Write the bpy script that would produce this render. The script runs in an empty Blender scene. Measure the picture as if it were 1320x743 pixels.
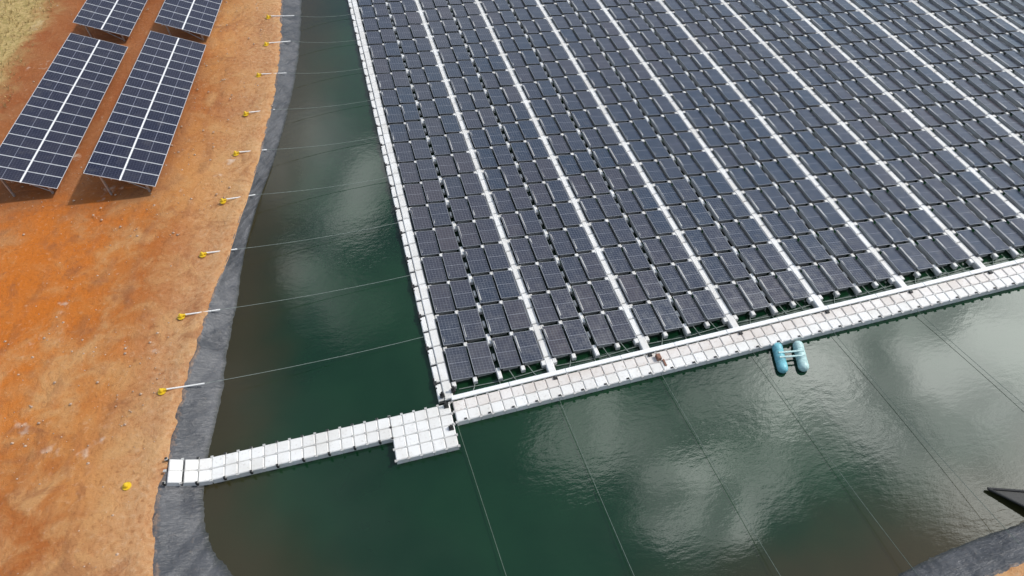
import bpy, math, random
import numpy as np
from mathutils import Vector, Matrix, noise
random.seed(7)
scene=bpy.context.scene
scene.view_settings.view_transform='Standard'
scene.view_settings.look='None'
scene.view_settings.exposure=0

# ---------------------------------------------------------------- helpers
class MB:
    def __init__(s): s.v=[];s.f=[];s.m=[];s.uv=[];s.t=[]
    def face(s,idx,m=0,uv=None,t=0.0):
        s.f.append(idx);s.m.append(m);s.uv.append(uv);s.t.append(t)
    def box(s,c,h,ax=(1,0,0),ay=(0,1,0),az=(0,0,1),m=0,ch=0.0,t=0.0):
        c=Vector(c);ax=Vector(ax);ay=Vector(ay);az=Vector(az)
        b=len(s.v)
        def p(x,y,z): s.v.append(tuple(c+ax*x+ay*y+az*z))
        sg=((-1,-1),(1,-1),(1,1),(-1,1))
        for x,y in sg: p(x*h[0],y*h[1],-h[2])
        if ch>0:
            for x,y in sg: p(x*h[0],y*h[1],h[2]-ch)
            for x,y in sg: p(x*(h[0]-ch),y*(h[1]-ch),h[2])
            for k in (0,4):
                for i in range(4):
                    j=(i+1)%4; s.face((b+k+i,b+k+j,b+k+4+j,b+k+4+i),m,None,t)
            s.face((b+8,b+9,b+10,b+11),m,None,t)
        else:
            for x,y in sg: p(x*h[0],y*h[1],h[2])
            for i in range(4):
                j=(i+1)%4; s.face((b+i,b+j,b+4+j,b+4+i),m,None,t)
            s.face((b+4,b+5,b+6,b+7),m,None,t)
        s.face((b+3,b+2,b+1,b),m,None,t)
    def tube(s,pts,r,n=6,m=0,cap=True):
        b=len(s.v);P=[Vector(p) for p in pts]
        rr=r if isinstance(r,(list,tuple)) else [r]*len(P)
        for i,p in enumerate(P):
            d=(P[min(i+1,len(P)-1)]-P[max(i-1,0)]).normalized()
            a=d.cross(Vector((0,0,1)))
            if a.length<1e-3: a=Vector((1,0,0))
            a.normalize();c=d.cross(a)
            for k in range(n):
                g=2*math.pi*k/n
                s.v.append(tuple(p+(a*math.cos(g)+c*math.sin(g))*rr[i]))
        for i in range(len(P)-1):
            for k in range(n):
                k2=(k+1)%n
                s.face((b+i*n+k,b+(i+1)*n+k,b+(i+1)*n+k2,b+i*n+k2),m)
        if cap:
            s.face(tuple(b+k for k in range(n)),m)
            s.face(tuple(b+(len(P)-1)*n+k for k in reversed(range(n))),m)
    def panel(s,c,ax,ay,hw,hl,fr=.028,th=.035,mg=0,mf=1,t=0.0):
        c=Vector(c);ax=Vector(ax).normalized();ay=Vector(ay).normalized();n=ax.cross(ay)
        b=len(s.v)
        for z in (-th,0):
            for x,y in ((-1,-1),(1,-1),(1,1),(-1,1)): s.v.append(tuple(c+ax*x*hw+ay*y*hl+n*z))
        for x,y in ((-1,-1),(1,-1),(1,1),(-1,1)): s.v.append(tuple(c+ax*x*(hw-fr)+ay*y*(hl-fr)))
        for i in range(4):
            j=(i+1)%4
            s.face((b+i,b+j,b+4+j,b+4+i),mf,None,t)
            s.face((b+4+i,b+4+j,b+8+j,b+8+i),mf,None,t)
        s.face((b+8,b+9,b+10,b+11),mg,((0,0),(1,0),(1,1),(0,1)),t)
        s.face((b+3,b+2,b+1,b),mf,None,t)
    def obj(s,name,mats,parent=None,smooth=False):
        me=bpy.data.meshes.new(name);me.from_pydata(s.v,[],s.f)
        for m in mats: me.materials.append(m)
        me.polygons.foreach_set('material_index',s.m)
        if smooth: me.polygons.foreach_set('use_smooth',[True]*len(s.f))
        if any(u is not None for u in s.uv):
            ul=me.uv_layers.new(name='UVMap');fl=[]
            for f,u in zip(s.f,s.uv):
                if u is None: fl+= [0.5,0.5]*len(f)
                else:
                    for q in u: fl+=list(q)
            ul.data.foreach_set('uv',fl)
        at=me.attributes.new('tint','FLOAT','FACE');at.data.foreach_set('value',s.t)
        me.update()
        o=bpy.data.objects.new(name,me);scene.collection.objects.link(o)
        if parent: o.parent=parent
        return o
def empty(name):
    e=bpy.data.objects.new(name,None);scene.collection.objects.link(e);e.empty_display_size=.5;return e

class NT:
    def __init__(s,name,rough=.6,spec=None,metal=0):
        s.mat=bpy.data.materials.new(name);s.mat.use_nodes=True;s.nt=s.mat.node_tree
        s.b=s.nt.nodes['Principled BSDF'];s.b.inputs['Roughness'].default_value=rough
        s.b.inputs['Metallic'].default_value=metal
        if spec is not None: s.b.inputs['Specular IOR Level'].default_value=spec
        s._co=None
    def n(s,t,**k):
        x=s.nt.nodes.new(t)
        for a,v in k.items(): setattr(x,a,v)
        return x
    def l(s,a,b): s.nt.links.new(a,b)
    def co(s):
        if not s._co: s._co=s.n('ShaderNodeNewGeometry').outputs['Position']
        return s._co
    def setin(s,i,v):
        if isinstance(v,bpy.types.NodeSocket): s.l(v,i)
        else:
            if isinstance(v,(tuple,list)) and len(v)==3 and i.type=='RGBA': v=(*v,1)
            i.default_value=v
    def noise(s,scale,detail=4,rough=.55,vec=None,dist=0,stretch=None):
        x=s.n('ShaderNodeTexNoise');x.inputs['Scale'].default_value=scale;x.inputs['Detail'].default_value=detail
        x.inputs['Roughness'].default_value=rough;x.inputs['Distortion'].default_value=dist
        v=vec or s.co()
        if stretch:
            m=s.n('ShaderNodeMapping');m.inputs['Scale'].default_value=stretch[:3]
            if len(stretch)>3: m.inputs['Rotation'].default_value=(0,0,stretch[3])
            s.l(v,m.inputs['Vector']);v=m.outputs[0]
        s.l(v,x.inputs['Vector']);return x.outputs['Fac']
    def mr(s,v,a,b,c=0,d=1,smooth=True):
        x=s.n('ShaderNodeMapRange');x.interpolation_type='SMOOTHSTEP' if smooth else 'LINEAR'
        s.setin(x.inputs['Value'],v)
        for i,q in zip(('From Min','From Max','To Min','To Max'),(a,b,c,d)): x.inputs[i].default_value=q
        return x.outputs[0]
    def math(s,op,a,b=0,c=None):
        x=s.n('ShaderNodeMath',operation=op);s.setin(x.inputs[0],a);s.setin(x.inputs[1],b)
        if c is not None: s.setin(x.inputs[2],c)
        return x.outputs[0]
    def mix(s,f,a,b,mode='MIX'):
        x=s.n('ShaderNodeMix',data_type='RGBA',blend_type=mode)
        s.setin(x.inputs[0],f);s.setin(x.inputs[6],a);s.setin(x.inputs[7],b);return x.outputs[2]
    def attr(s,name):
        return s.n('ShaderNodeAttribute',attribute_name=name).outputs['Fac']
    def bump(s,h,strength=.3,dist=.05):
        x=s.n('ShaderNodeBump');x.inputs['Strength'].default_value=strength;x.inputs['Distance'].default_value=dist
        s.l(h,x.inputs['Height']);s.l(x.outputs[0],s.b.inputs['Normal'])
    def col(s,c): s.setin(s.b.inputs['Base Color'],c)
    def sep(s,v=None):
        x=s.n('ShaderNodeSeparateXYZ');s.l(v or s.co(),x.inputs[0]);return x.outputs

# ---------------------------------------------------------------- materials
def m_hdpe(name,c1,c2,c3,rough=.5):
    t=NT(name,rough)
    n1=t.noise(.9,4);n2=t.noise(9,3)
    a=t.mix(t.mr(n1,.35,.7),c1,c2)
    a=t.mix(t.mr(n2,.55,.75,0,.45),a,c3)
    a=t.mix(t.math('MULTIPLY',t.attr('tint'),.22),a,c3)
    t.col(a);return t.mat
M_float=m_hdpe('hdpe_white',(.79,.785,.765),(.70,.685,.65),(.42,.38,.33))
M_walk=m_hdpe('hdpe_white_trodden',(.75,.72,.69),(.64,.59,.545),(.38,.31,.26))
M_pad=m_hdpe('hdpe_grey',(.50,.50,.48),(.40,.38,.36),(.2,.18,.16))
def simple(name,c,rough=.5,metal=0,var=.3):
    t=NT(name,rough,metal=metal)
    n=t.noise(6,3);d=tuple(x*(1-var) for x in c)
    t.col(t.mix(t.mr(n,.35,.7),c,d));return t.mat
M_tray=simple('white_cable_tray',(.82,.82,.81),.4,var=.06)
M_black=simple('black_rubber',(.018,.018,.018),.6)
M_steel=simple('galvanised_steel',(.45,.46,.47),.45,.6)
M_rope=simple('pale_rope',(.26,.30,.27),.8)
M_rope_dk=simple('wet_rope',(.14,.18,.15),.8)
M_white=simple('white_pipe',(.75,.74,.72),.4,var=.1)
M_yellow=simple('yellow_paint',(.75,.50,.02),.45,var=.15)
M_teal=simple('sky_blue_plastic',(.20,.53,.60),.45,var=.25)
M_tealw=simple('pale_teal_plastic',(.48,.68,.66),.45,var=.25)
M_frame=simple('aluminium_frame',(.26,.27,.29),.4,.5,.2)
M_frame2=simple('bright_aluminium_frame',(.62,.63,.65),.4,.3,.1)
M_box=simple('brown_box',(.22,.10,.06),.6)

def m_glass(name,ca,cb,linec,wl=.035,ior=1.6,lw=.5,dust=(.085,.078,.078)):
    t=NT(name,.12)
    uv=t.n('ShaderNodeUVMap').outputs[0];s=t.sep(uv)
    def ln(o,k,w):
        f=t.math('FRACT',t.math('MULTIPLY',o,k))
        return t.math('LESS_THAN',t.math('MINIMUM',f,t.math('SUBTRACT',1,f)),w)
    g=t.math('MAXIMUM',ln(s[0],6,wl),ln(s[1],12,wl))
    mid=t.math('LESS_THAN',t.math('ABSOLUTE',t.math('SUBTRACT',s[1],.5)),.008)
    big=t.noise(.05,3)
    f=t.math('ADD',t.math('MULTIPLY',t.attr('tint'),.6),t.mr(big,.35,.65,-.1,.5))
    f.node.use_clamp=True
    base=t.mix(f,ca,cb)
    base=t.mix(t.mr(t.noise(1.6,3),.5,.8,0,.3),base,dust)
    a=t.mix(t.math('MULTIPLY',g,lw),base,linec)
    a=t.mix(t.math('MULTIPLY',mid,.8),a,linec)
    t.col(a)
    t.setin(t.b.inputs['Roughness'],t.mr(t.noise(2.5,2),.3,.7,.12,.26))
    t.b.inputs['IOR'].default_value=ior
    return t.mat
M_glass=m_glass('solar_cells_floating',(.011,.023,.044),(.047,.037,.042),(.22,.23,.26),ior=1.85,lw=.6)
M_glass2=m_glass('solar_cells_land',(.010,.012,.030),(.020,.020,.035),(.22,.23,.28),.025,ior=1.5,lw=.4)

# soil
def m_soil():
    t=NT('red_laterite_soil',.95,spec=.2)
    d=t.attr('shore');s=t.sep()
    n1=t.noise(.12,5,.6);n2=t.noise(.55,5,.6,dist=.4);n3=t.noise(4,4,.6);n4=t.noise(30,2)
    a=t.mix(t.mr(n1,.38,.62),(.47,.20,.058),(.35,.11,.026))
    a=t.mix(t.mr(n2,.40,.68,0,.75),a,(.51,.285,.12))
    dx=t.math('SUBTRACT',s[0],-21.5);dy=t.math('SUBTRACT',s[1],31.5)
    r=t.math('SQRT',t.math('ADD',t.math('MULTIPLY',dx,dx),t.math('MULTIPLY',t.math('MULTIPLY',dy,dy),.35)))
    r=t.math('ADD',r,t.math('MULTIPLY',t.math('SUBTRACT',n2,.5),16))
    a=t.mix(t.mr(r,0,8.5,.9,0),a,(.50,.14,.015))
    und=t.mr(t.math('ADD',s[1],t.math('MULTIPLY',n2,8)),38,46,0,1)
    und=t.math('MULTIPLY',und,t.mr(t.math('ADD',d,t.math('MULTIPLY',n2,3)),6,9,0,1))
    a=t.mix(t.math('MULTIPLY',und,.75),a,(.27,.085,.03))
    # tyre tracks parallel to the bank
    w=t.math('ADD',d,t.math('MULTIPLY',t.math('SUBTRACT',t.noise(.16,2),.5),5))
    tr=None
    for c in (4.2,5.9,8.2,9.9,12.3):
        q=t.mr(t.math('ABSOLUTE',t.math('SUBTRACT',w,c)),.08,.45,1,0)
        tr=q if tr is None else t.math('MAXIMUM',tr,q)
    tr=t.math('MULTIPLY',tr,t.mr(t.noise(.7,3),.42,.62))
    a=t.mix(t.math('MULTIPLY',tr,.4),a,(.30,.115,.045))
    # pale trodden strip near the liner
    pale=t.math('MULTIPLY',t.mr(t.math('ADD',d,t.math('MULTIPLY',n2,7)),3.5,9.0,1,0),t.mr(n3,.3,.7,.5,1))
    a=t.mix(t.math('MULTIPLY',pale,.6),a,(.58,.38,.21))
    a=t.mix(t.mr(n3,.55,.8,0,.35),a,(.60,.42,.27))
    a=t.mix(t.mr(n3,.45,.25,0,.5),a,(.24,.095,.04))
    a=t.mix(t.mr(t.noise(.33,4,.7),.64,.73,0,.7),a,(.62,.50,.40))
    a=t.mix(t.mr(t.noise(.40,5,.68,dist=.8),.46,.33,0,.55),a,(.27,.10,.04))
    a=t.mix(t.mr(n4,.5,.75,0,.22),a,(.22,.09,.04))
    # dry grass in the north-west
    g=t.math('ADD',t.math('MULTIPLY',s[0],-1),t.math('MULTIPLY',s[1],.12))
    g=t.math('ADD',g,t.math('MULTIPLY',n2,5))
    gm=t.mr(g,34.5,37.5)
    grass=t.mix(t.mr(n3,.35,.65),(.50,.36,.16),(.33,.25,.09))
    a=t.mix(gm,a,grass)
    t.col(a)
    h=t.math('ADD',t.math('MULTIPLY',n3,.7),t.math('ADD',t.math('MULTIPLY',n2,1.5),t.math('MULTIPLY',n4,.2)))
    h=t.math('SUBTRACT',h,t.math('MULTIPLY',tr,.25))
    t.bump(h,.75,.14)
    return t.mat
M_soil=m_soil()
def m_liner():
    t=NT('geomembrane_liner',.45)
    n1=t.noise(.8,4);n2=t.noise(6,3)
    a=t.mix(t.mr(n1,.35,.65),(.048,.051,.058),(.088,.090,.097))
    a=t.mix(t.mr(n2,.55,.8,0,.5),a,(.15,.13,.115))
    s=t.sep()
    a=t.mix(t.mr(s[2],.16,.0,0,.8),a,(.016,.020,.017))
    a=t.mix(t.mr(t.math('ADD',s[2],t.math('MULTIPLY',n2,.3)),.98,1.12,0,.5),a,(.36,.22,.13))
    t.col(a)
    h=t.math('ADD',n2,t.math('MULTIPLY',t.noise(3.0,4,.6,dist=1.2,stretch=(.5,2.2,1)),1.6))
    t.bump(h,.6,.06);return t.mat
M_liner=m_liner()
def m_water():
    t=NT('pond_water',.045)
    d=t.attr('shore')
    n1=t.noise(.07,4);n2=t.noise(.35,4)
    a=t.mix(t.mr(n1,.35,.65),(.0035,.022,.0095),(.0085,.038,.016))
    dd=t.math('ADD',d,t.math('MULTIPLY',t.math('SUBTRACT',n2,.5),2.5))
    a=t.mix(t.mr(dd,.0,4.8,.85,0),a,(.038,.028,.011))
    t.col(a)
    t.b.inputs['IOR'].default_value=1.48
    w1=t.noise(2.2,3,.5,stretch=(1,2.2,1,.5));w2=t.noise(.5,2,.5,stretch=(1,1.6,1,-.3));w3=t.noise(9,2,.5,stretch=(1,1.7,1,.4))
    amp=t.mr(t.noise(.06,2),.4,.6,.3,1)
    h=t.math('ADD',t.math('MULTIPLY',w1,.45),t.math('ADD',t.math('MULTIPLY',w2,.8),t.math('MULTIPLY',w3,.13)))
    t.bump(t.math('MULTIPLY',h,amp),.12,.10)
    return t.mat
M_water=m_water()

# ---------------------------------------------------------------- pond outline (inner water line / outer liner edge), metres
pairs=[ # inner xy, outer xy
((-3.8,63.0),(-5.42,61.64)),((-4.49,54.85),(-5.88,53.65)),((-5.25,49.13),(-6.60,47.03)),((-6.26,43.73),(-7.54,41.46)),
((-7.23,39.47),(-8.44,36.67)),((-8.35,35.36),(-9.28,33.19)),((-9.15,31.36),(-9.98,30.04)),((-9.60,27.74),(-10.8,27.25)),
((-10.10,24.55),(-11.35,24.66)),((-10.34,22.09),(-11.9,21.85)),((-10.70,19.86),(-12.3,19.29)),((-11.0,17.81),(-12.6,17.33)),
((-11.15,15.84),(-12.79,15.51)),((-10.82,13.90),(-12.70,12.66)),((-9.92,12.19),(-12.1,10.4)),((-8.0,9.3),(-10.0,7.4)),
((-4.0,6.1),(-5.2,4.1)),((2,4.2),(1.5,2.3)),((9,4.0),(9,2.3)),((15.6,4.5),(15.8,3.0)),((18.9,4.95),(18.9,3.4)),((23.6,5.2),(23.8,3.6)),
((32,5.5),(32,3.9)),((50,6.5),(50,4.9)),((75,8),(75,6.4)),((98,12),(100,10.6)),((108,24),(110,23)),((110,60),(112,60)),
((106,95),(108,96)),((85,108),(86,110)),((50,110),(50,112)),((18,106),(17,108)),((3,96),(1.4,97)),((-2,82),(-3.7,82))]
def cr(P,n):
    P=np.array(P,float);N=len(P);out=[]
    for i in range(N):
        p0,p1,p2,p3=P[(i-1)%N],P[i],P[(i+1)%N],P[(i+2)%N]
        for k in range(n[i]):
            t=k/n[i]
            out.append(.5*((2*p1)+(-p0+p2)*t+(2*p0-5*p1+4*p2-p3)*t*t+(-p0+3*p1-3*p2+p3)*t**3))
    return np.array(out)
nn=[]
for i in range(len(pairs)):
    a=np.array(pairs[i][0]);b=np.array(pairs[(i+1)%len(pairs)][0])
    near=(a[0]<35 and a[1]<75)
    nn.append(max(2,int(np.linalg.norm(b-a)/(.09 if near else 1.0))))
IN=cr([p[0] for p in pairs],nn);OUT=cr([p[1] for p in pairs],nn);N=len(IN)
LAND=.9
for i in range(N):  # ragged outer edge
    v=noise.noise(Vector((OUT[i][0]*.9,OUT[i][1]*.9,3)))*.20+noise.noise(Vector((OUT[i][0]*3,OUT[i][1]*3,5)))*.09
    d=OUT[i]-IN[i];d/=np.linalg.norm(d);OUT[i]+=d*v
mb=MB();K=18
s=np.concatenate([[0],np.cumsum(np.linalg.norm(np.diff(IN,axis=0),axis=1))])
def ridge(v): return (1-abs(noise.noise(v))*2.6)
for i in range(N):
    d=OUT[i]-IN[i]
    for k in range(K+1):
        f=-1.1+2.1*k/K   # -1.1 under water ... 1.0 at outer edge
        p=IN[i]+d*f
        z=LAND*f if f<.8 else LAND*(.8+.2*math.sin((f-.8)/.2*math.pi/2))
        if f>.97: z=LAND-.02
        w=noise.noise(Vector((s[i]*.9+f*.6,f*1.2,0)))*.10+ridge(Vector((s[i]*.85+f*1.1,f*.9,7)))*.05+ridge(Vector((s[i]*1.9-f*2.6,f*.8,17)))*.05+ridge(Vector((s[i]*3.1+f*3.6,f*1.8,27)))*.035+noise.noise(Vector((s[i]*.5,f*5,9)))*.05
        z+=w*(1 if .0<f<.95 else .5)*(1-max(0,(f-.85)/.15))
        mb.v.append((p[0],p[1],z))
for i in range(N):
    j=(i+1)%N
    for k in range(K):
        mb.face((i*(K+1)+k,j*(K+1)+k,j*(K+1)+k+1,i*(K+1)+k+1),0)
mb.obj('pond_liner',[M_liner],smooth=True)
# land
C=np.array((45.,55.))
offs=[0,.25,.6,1,1.6,2.4,3.4,4.6,6,8,10.5,14,19,26,40,80,200,700]
mb=MB();sh=[]
step=2;idx=list(range(0,N,step));M=len(idx)
for i in idx:
    r=OUT[i]-C;r/=np.linalg.norm(r)
    for q,o in enumerate(offs):
        p=OUT[i]+r*o - (r*.12 if q==0 else 0)
        z=LAND+(.06*math.exp(-((o-.5)/.5)**2))+ (noise.noise(Vector((p[0]*.15,p[1]*.15,1)))*.25+noise.noise(Vector((p[0]*.7,p[1]*.7,4)))*.08)*min(1,o/2.5)
        if o>60: z=LAND
        if q==0: z=LAND-.03
        mb.v.append((p[0],p[1],z));sh.append(o)
n=len(offs)
for a in range(M):
    b=(a+1)%M
    for k in range(n-1): mb.face((a*n+k,b*n+k,b*n+k+1,a*n+k+1),0)
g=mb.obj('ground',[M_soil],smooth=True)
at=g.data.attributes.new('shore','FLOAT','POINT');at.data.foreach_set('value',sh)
# water
xs=np.concatenate([np.arange(-16,40,.8),np.arange(40,116,3)]);ys=np.concatenate([np.arange(0,72,.8),np.arange(72,116,3)])
mb=MB();S=IN[::5]
XX,YY=np.meshgrid(xs,ys);pts=np.stack([XX.ravel(),YY.ravel()],1)
dist=np.sqrt(((pts[:,None,:]-S[None,:,:])**2).sum(2)).min(1)
mb.v=[(float(x),float(y),0.) for x,y in pts]
nx=len(xs)
for j in range(len(ys)-1):
    for i in range(nx-1): mb.face((j*nx+i,j*nx+i+1,(j+1)*nx+i+1,(j+1)*nx+i),0)
w=mb.obj('pond_water',[M_water],smooth=True)
at=w.data.attributes.new('shore','FLOAT','POINT');at.data.foreach_set('value',[float(x) for x in dist])

# ---------------------------------------------------------------- floating array
BP=5.13;W0=1.15;RP=2.25;Y0=18.85;NB=15;NR=28
arr=empty('floating_solar_array')
mp=MB();mf=MB();mw=MB();me_=MB();TW=math.radians(8)
for k in range(NB):
    xl=1.20 if k==0 else W0+BP*k+.25
    xr=W0+BP*(k+1)-.25
    cg=.23;g=.07;pw=(xr-xl-cg-2*g)/4
    cx=[xl+pw/2,xl+pw*1.5+g,xl+pw*2.5+g+cg,xl+pw*3.5+2*g+cg]
    for r in range(NR):
        yc=Y0+RP*r+1.04
        rt=random.gauss(0,.10)
        for ci,x in enumerate(cx):
            tl=TW+random.gauss(0,.010);ty=random.gauss(0,.009)
            tint=min(1,max(0,random.gauss(.4,.26)+rt))
            mp.panel((x,yc+random.uniform(-.015,.015),.44),(math.cos(tl),0,-math.sin(tl)),(0,math.cos(ty),math.sin(ty)),pw/2,1.01,t=tint)
            mf.box((x,yc,.10),(pw*.36,.86,.14),ch=.05,t=random.random())
            mf.box((x-pw*.42,yc,.30),(.03,.8,.20))
        yg=Y0+RP*r-.085
        for x in ((cx[0]+cx[1])/2,(cx[2]+cx[3])/2,xl+.05,xr-.05):
            mf.box((x,yg,.20),(.11,.15,.13),ch=.03,m=1,t=random.random())
        xm=(cx[1]+cx[2])/2
        mf.box((xm,yg,.22),(.115,.34,.14),ch=.04,m=1,t=random.random())
        mf.box((xm,yg+RP*.5,.18),(.07,.19,.1),ch=.03,m=1,t=random.random())
for k in range(1,NB+1):
    x=W0+BP*k;y=17.95
    while y<Y0+NR*RP:
        mw.box((x+random.uniform(-.012,.012),y+.56,.17),(.205,.545,.17),ch=.045,t=random.random())
        for sx in (-1,1): mw.box((x+sx*.24,y+.02,.13),(.05,.07,.10),m=1,ch=.02)
        mw.box((x,y,.10),(.14,.05,.10),m=1)
        y+=RP/2
# left edge: double strip with mooring lugs
y=17.95;i=0
while y<Y0+NR*RP:
    me_.box((.86+random.uniform(-.01,.01),y+.56,.17),(.23,.545,.18),ch=.045,t=random.random())
    me_.box((.46+random.uniform(-.01,.01),y+.56,.14),(.15,.50,.14),ch=.04,t=random.random())
    me_.box((.64,y,.10),(.3,.05,.09),m=1)
    if i%2==1:
        me_.box((.34,y,.25),(.09,.13,.07),m=1,ch=.02);me_.box((.30,y+.28,.2),(.05,.07,.09),m=1,ch=.02);me_.box((.33,y-.3,.2),(.06,.06,.09),m=1,ch=.02)
    y+=RP/2;i+=1
for o in (mp.obj('solar_panels',[M_glass,M_frame],arr),mf.obj('support_floats',[M_pad,M_float],arr),
          mw.obj('service_walkways',[M_float,M_pad],arr),me_.obj('edge_floats',[M_float,M_black],arr)): pass
# cables in the front gap
mc=MB()
for k in range(10):
    xl=W0+BP*k
    for a,b in ((.8,1.3),(2.4,2.4),(3.4,3.0),(4.5,4.0)):
        mc.tube([(xl+a,17.9,.18),(xl+(a+b)/2,18.4,.06),(xl+b,18.95,.25)],.022,m=0)
    mc.tube([(xl+.3,18.55,.08),(xl+2.6,18.45,.03),(xl+4.9,18.55,.08)],.02,m=0)
mc.obj('front_cables',[M_rope],arr)

# ---------------------------------------------------------------- pontoon walkway (main) and dock
def cubes(mb,x0,y0,nx,ny,p,ang=0,m_fn=None,zf=None):
    c,s_=math.cos(ang),math.sin(ang)
    def W(a,b): return (x0+a*c-b*s_, y0+a*s_+b*c)
    zf=zf or (lambda x:.19)
    ay=Vector((-s_,c,0))
    for i in range(nx):
        for j in range(ny):
            X=W((i+.5)*p,(j+.5)*p)
            sl=(zf(X[0]+.3)-zf(X[0]-.3))/.6
            ax=Vector((c,s_,sl)).normalized();az=ax.cross(ay).normalized()
            mb.box((X[0],X[1],zf(X[0])+random.uniform(-.012,.012)),(p*.487,p*.487,.20),ax,ay,az,ch=.04,m=m_fn(i,j) if m_fn else 0,t=random.random())
    for i in range(nx+1):
        for j in range(ny+1):
            X=W(i*p,j*p)
            mb.box((X[0],X[1],zf(X[0])+.175),(.06,.06,.03),(c,s_,0),ay,m=2)
main=empty('pontoon_walkway')
mb=MB();L=int((80-.95)/.6)
cubes(mb,.95,16.55,L,2,.6,0,lambda i,j:1 if j==1 else 0)
mb.obj('cube_floats',[M_float,M_walk,M_pad],main)
mb=MB()
x=.95
while x<80:
    mb.box((x+1.48,17.87,.50),(1.48,.12,.035),ch=.015);mb.box((x+1.48,17.87,.40),(1.48,.06,.06))
    mb.box((x+.1,17.87,.2),(.04,.04,.2),m=1);mb.box((x+1.6,17.87,.2),(.04,.04,.2),m=1)
    x+=2.98
mb.obj('cable_tray',[M_tray,M_steel],main)
mb=MB()
for k in range(1,14):
    xx=W0+BP*k
    mb.box((xx,17.62,.44),(.10,.07,.05),m=0,ch=.02)
mb.box((11.75,17.35,.50),(.11,.16,.12),m=1,ch=.02);mb.box((11.95,17.0,.42),(.05,.2,.03),m=1)
x=1.4
while x<60:
    mb.box((x,16.62,.41),(.07,.04,.025),m=0,ch=.01);x+=1.2
mb.obj('cleats',[M_black,M_box],main)
dock=empty('floating_dock')
x0d,y0d,x1d,y1d=-12.42,16.72,-2.22,16.55
ang=math.atan2(y1d-y0d,x1d-x0d);pd=(x1d-x0d)/17
zdock=lambda x: .19+.33*max(0,(-10.7-x))**1.5
mb=MB()
cubes(mb,x0d,y0d,17,2,pd,ang,None,zdock)
mb.obj('gangway_floats',[M_float,M_walk,M_pad],dock)
mb=MB();cubes(mb,-2.22,15.33,5,4,.6,-.012);mb.obj('platform_floats',[M_float,M_walk,M_pad],dock)
mb=MB()
for (x,y,h) in ((.62,17.55,.35),(.62,16.3,.25),(1.15,18.35,.35),(.55,18.2,.3)):
    mb.tube([(x,y,.1),(x,y,.4+h)],.06,8);mb.box((x,y,.43),(.12,.12,.04),ch=.02)
mb.obj('mooring_posts',[M_black],dock)
mb=MB()
c,s_=math.cos(ang),math.sin(ang)
for i in range(0,18,2):
    for j in (-.02,pd*2+.02):
        xx=x0d+i*pd*c-j*s_
        mb.box((xx,y0d+i*pd*s_+j*c,zdock(xx)+.11),(.05,.05,.12),m=0)
mb.obj('edge_pins',[M_black],dock)

# ---------------------------------------------------------------- mooring lines with anchors
def mooring(ax,ay,px,py,ex,ey,ez=.2,rope=M_rope,zp=.75):
    e=empty('mooring_line')
    d=Vector((px-ax,py-ay,0)).normalized()
    mb=MB()
    mb.tube([(ax,ay,.7),(ax,ay,1.02),(ax,ay,1.12),(ax,ay,1.2)],[.11,.11,.09,.04],10,m=0)
    mb.tube([(ax,ay,.93),(ax,ay,.97)],[.2,.2],12,m=0)
    mb.box((ax+d.x*.16,ay+d.y*.16,1.04),(.12,.05,.035),tuple(d),(-d.y,d.x,0),m=0,ch=.01)
    p0=Vector((ax,ay,1.05))+d*.25;p1=Vector((px,py,zp))
    mb.obj('anchor_head',[M_yellow],e)
    mb=MB();mb.tube([p0,p0.lerp(p1,.5)+Vector((0,0,-.01)),p1],.042,8);mb.obj('protective_pipe',[M_white],e)
    mb=MB();p2=Vector((ex,ey,ez))
    P=[]
    for i in range(9):
        f=i/8;q=p1.lerp(p2,f);q.z-=.35*4*f*(1-f)*.5;q.z=max(q.z,.012);P.append(q)
    mb.tube(P,.012,5);mb.obj('rope',[rope],e)
A=[(-6.6,58.7),(-6.9,54.2),(-7.6,49.7),(-8.6,44.8),(-9.3,40.3),(-10.1,35.6),(-11.2,31.1),(-12.2,26.6),(-12.9,21.9)]
B=[(-4.44,58.77),(-4.98,54.55),(-5.53,49.8),(-6.59,45.12),(-7.29,40.45),(-8.15,35.92),(-9.29,31.24),(-10.22,26.72),(-10.92,21.97)]
E=[58.6,54.1,49.6,45.05,40.4,35.85,31.35,26.8,22.2]
for a,b,e in zip(A,B,E): mooring(a[0],a[1],b[0],b[1],.3,e)
for sx,ex,ey in ((.94,1.75,2.6),(6.14,6.75,2.0),(11.6,12.5,1.9),(16.7,17.75,2.0),(21.4,22.55,2.3),(26.5,29,2.4)):
    mooring(ex,ey-.6,ex-.02*(ex-sx),ey+2.0,sx,16.6,.2,M_rope_dk,.5)
e=empty('anchor_bollard');mb=MB()
mb.tube([(-14.1,17.1,.75),(-14.1,17.1,1.02),(-14.1,17.1,1.12),(-14.1,17.1,1.2)],[.12,.12,.1,.04],10)
mb.tube([(-14.1,17.1,.93),(-14.1,17.1,.97)],[.2,.2],12);mb.obj('cap',[M_yellow],e)

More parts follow.
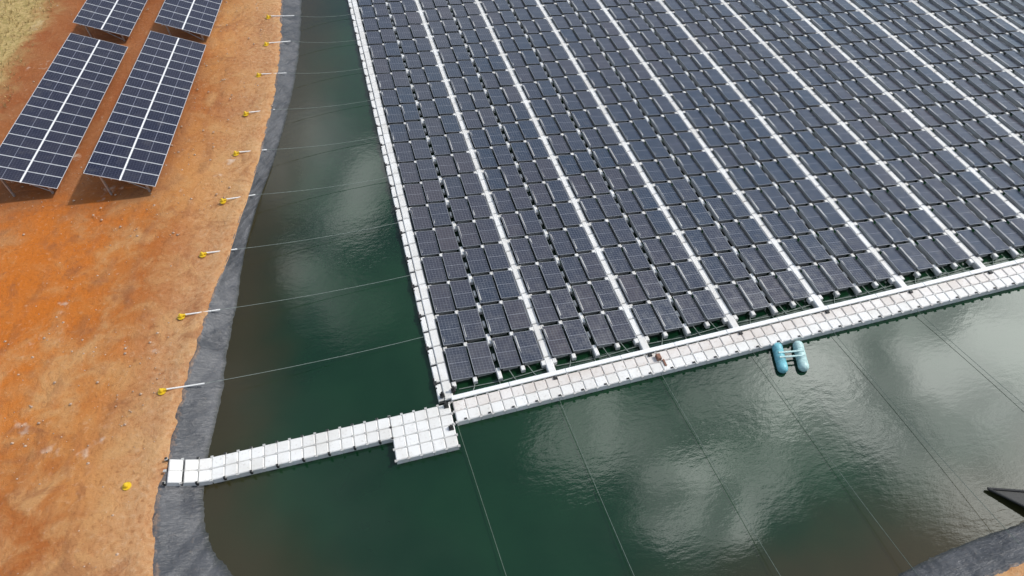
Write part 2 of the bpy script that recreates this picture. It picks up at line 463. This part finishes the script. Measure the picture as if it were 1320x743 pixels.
# ---------------------------------------------------------------- teal pontoon raft
raft=empty('pontoon_raft');mb=MB()
for (a,b,m) in (((17.62,14.95),(18.15,16.65),0),((18.68,14.75),(19.25,16.45),1)):
    a=Vector((*a,.17));b=Vector((*b,.17));pts=[];rs=[]
    for f,r in ((0,.05),(.015,.16),(.06,.24),(.12,.27),(.3,.27),(.31,.245),(.34,.245),(.35,.27),(.65,.27),(.66,.245),(.69,.245),(.70,.27),(.88,.27),(.94,.24),(.985,.16),(1,.05)):
        pts.append(a.lerp(b,f));rs.append(r)
    mb.tube(pts,rs,16,m=m)
mb.obj('hulls',[M_teal,M_tealw],raft,smooth=True)
mb=MB()
for f in (.42,.58):
    a=Vector((17.62,14.95,.44)).lerp(Vector((18.15,16.65,.44)),f);b=Vector((18.68,14.75,.44)).lerp(Vector((19.25,16.45,.44)),f)
    d=(b-a);c=(a+b)/2;u=d.normalized();mb.box(c,(d.length/2+.12,.045,.03),tuple(u),(-u.y,u.x,0),ch=.01)
mb.obj('cross_beams',[M_tealw],raft)
# black frame by the south shore
e=empty('black_floating_boom');mb=MB()
a=(23.2,6.95,.15);b=(24.9,6.3,.2);c=(24.7,4.9,.4)
mb.tube([a,b],.06,8);mb.tube([a,c],.06,8);mb.tube([b,c],.06,8)
i0=len(mb.v);mb.v+= [(a[0]+.1,a[1]-.05,.14),(b[0],b[1],.17),(c[0],c[1],.37)];mb.face((i0,i0+2,i0+1),0)
mb.obj('boom_frame',[M_black],e)

# ---------------------------------------------------------------- land solar tables
def table(bx,by,Lg=17.2):
    e=empty('ground_mounted_solar_table')
    l=Vector((.157,.988,0)).normalized();sh_=Vector((-l.y,l.x,0))
    u=(sh_*3.7+Vector((0,0,1.5))).normalized();nrm=(-u).cross(l).normalized()
    o=Vector((bx,by,1.5));n=16;pw=Lg/n
    mb=MB()
    for i in range(n):
        for j in range(2):
            c=o+l*((i+.5)*pw)+u*(1.0+j*2.04)
            mb.panel(c,l,u,pw/2-.010,.99,fr=.028,t=random.random()*.8)
    mb.obj('panels',[M_glass2,M_frame2],e)
    mb=MB()
    c=o+l*Lg/2+u*2.02-nrm*.03
    mb.box(c,(Lg/2,.035,.02),tuple(l),tuple(u),tuple(nrm),m=1)
    for q in (.5,1.5,2.5,3.5):
        c=o+l*Lg/2+u*q-nrm*.10
        mb.box(c,(Lg/2,.03,.04),tuple(l),tuple(u),tuple(nrm))
    for i in range(6):
        y=(.4+i*(Lg-.8)/5)
        for q in (.7,3.3):
            t=o+l*y+u*q-nrm*.2
            mb.box((t.x,t.y,(t.z+.6)/2),(.06,.05,(t.z-.6)/2),tuple(l),tuple(sh_))
        a=o+l*y+u*.2-nrm*.19;b=o+l*y+u*3.8-nrm*.19
        mb.tube([a,b],.05,6)
        a=o+l*y+u*.7;a.z=.95;b=o+l*y+u*2.4-nrm*.2
        mb.tube([a,b],.03,6)
    mb.obj('support_frame',[M_steel,M_tray],e)
for p in ((-20.2,39.2),(-14.1,37.6),(-17.6,57.9),(-11.2,55.9)): table(*p)

# ---------------------------------------------------------------- stones, dry grass
mb=MB()
for _ in range(1000):
    y=random.uniform(8,70);x=-12.6-abs(random.gauss(0,6)) if y<35 else -9.5-abs(random.gauss(0,8))
    if y>45: x+=3
    r=random.choice((.02,.03,.04,.05,.09));b=len(mb.v)
    z=LAND+.02
    for k in range(5):
        g_=k*1.2566+random.random()*.4;mb.v.append((x+math.cos(g_)*r,y+math.sin(g_)*r*.8,z-.02))
    mb.v.append((x,y,z+r*.7))
    for k in range(5): mb.face((b+k,b+(k+1)%5,b+5),0)
mb.obj('stones',[simple('stone',(.50,.36,.26),.9)])
mb=MB()
for _ in range(1500):
    y=random.uniform(48,80);x=random.uniform(-36,-25.5)+ (y-57)*.05
    if random.random()<.4 and x>-28: continue
    for k in range(6):
        g_=random.random()*6.28;h=random.uniform(.15,.4);w_=.03;b=len(mb.v)
        lx,ly=math.cos(g_)*h*.6,math.sin(g_)*h*.6
        mb.v+=[(x-w_*ly/h,y+w_*lx/h,.9),(x+w_*ly/h,y-w_*lx/h,.9),(x+lx,y+ly,.9+h)]
        mb.face((b,b+1,b+2),0)
mb.obj('dry_grass',[simple('dry_grass_blades',(.52,.38,.16),.9,var=.5)])

# ---------------------------------------------------------------- light
EL=math.radians(47);AZ=math.radians(0)
sd=Vector((math.cos(EL)*math.cos(AZ),math.cos(EL)*math.sin(AZ),math.sin(EL)))
L_=bpy.data.lights.new('sun','SUN');L_.energy=2.8;L_.angle=math.radians(3.0);L_.color=(1,.96,.9)
so=bpy.data.objects.new('sun',L_);scene.collection.objects.link(so);so.rotation_euler=sd.to_track_quat('Z','Y').to_euler()
wd=bpy.data.worlds.new('World');scene.world=wd;wd.use_nodes=True;nt=wd.node_tree
t=NT.__new__(NT);t.nt=nt;t._co=None
bg=nt.nodes['Background'];bg.inputs['Strength'].default_value=.115
sky=t.n('ShaderNodeTexSky',sky_type='NISHITA',sun_disc=False);sky.sun_elevation=EL;sky.sun_rotation=math.pi/2-AZ
co=t.n('ShaderNodeTexCoord').outputs['Generated'];t._co=co
wn=t.n('ShaderNodeTexNoise');wn.inputs['Scale'].default_value=4.5;wn.inputs['Detail'].default_value=4;t.l(co,wn.inputs['Vector'])
v1=t.n('ShaderNodeVectorMath',operation='SUBTRACT');t.l(wn.outputs['Color'],v1.inputs[0]);v1.inputs[1].default_value=(.5,.5,.5)
v2=t.n('ShaderNodeVectorMath',operation='SCALE');t.l(v1.outputs[0],v2.inputs[0]);v2.inputs['Scale'].default_value=.24
v3=t.n('ShaderNodeVectorMath',operation='ADD');t.l(co,v3.inputs[0]);t.l(v2.outputs[0],v3.inputs[1])
v4=t.n('ShaderNodeVectorMath',operation='NORMALIZE');t.l(v3.outputs[0],v4.inputs[0]);wv=v4.outputs[0]
blobs=[((.499,.367,.786),0,9,1),((.667,.315,.675),1,10,.9),((.324,.307,.895),0,6,.7),((.64,.226,.734),0,8,.7),((.23,.45,.86),0,6,.38),
((-.102,.676,.73),0,4,.18),((-.036,.763,.645),0,4,.28),((-.091,.801,.591),0,5,.12),((.426,.304,.852),0,5,.5),((.36,.43,.82),0,4,.45)]
acc=None
for c,a,b,wt in blobs:
    dn=t.n('ShaderNodeVectorMath',operation='DOT_PRODUCT');t.l(wv,dn.inputs[0]);dn.inputs[1].default_value=Vector(c).normalized()
    m=t.mr(dn.outputs['Value'],math.cos(math.radians(b)),math.cos(math.radians(a)),0,wt)
    acc=m if acc is None else t.math('MAXIMUM',acc,m)
fb=t.mr(t.noise(11,5,.62,vec=wv),.34,.62,.25,1)
acc=t.math('MULTIPLY',acc,fb)
gen=t.mr(t.noise(2.6,5,.55,vec=wv),.42,.70,.12,.65)
hz=t.mix(gen,sky.outputs[0],(8.6,9.2,9.8))
cm=t.mix(acc,hz,(80,82,79))
t.l(cm,bg.inputs['Color'])

# ---------------------------------------------------------------- camera
R=Matrix(((.9657,.2119,-.1498,0),(-.2584,.7325,-.6298,0),(-.0237,.6469,.7622,29.5),(0,0,0,1)))
cam=bpy.data.cameras.new('camera');co_=bpy.data.objects.new('camera',cam);scene.collection.objects.link(co_)
q=R.to_3x3().to_quaternion().normalized()
co_.rotation_mode='QUATERNION';co_.rotation_quaternion=q;co_.location=(0,0,29.5)
cam.sensor_width=36;cam.lens=870/1320*36;cam.clip_end=3000;cam.clip_start=.5
scene.camera=co_
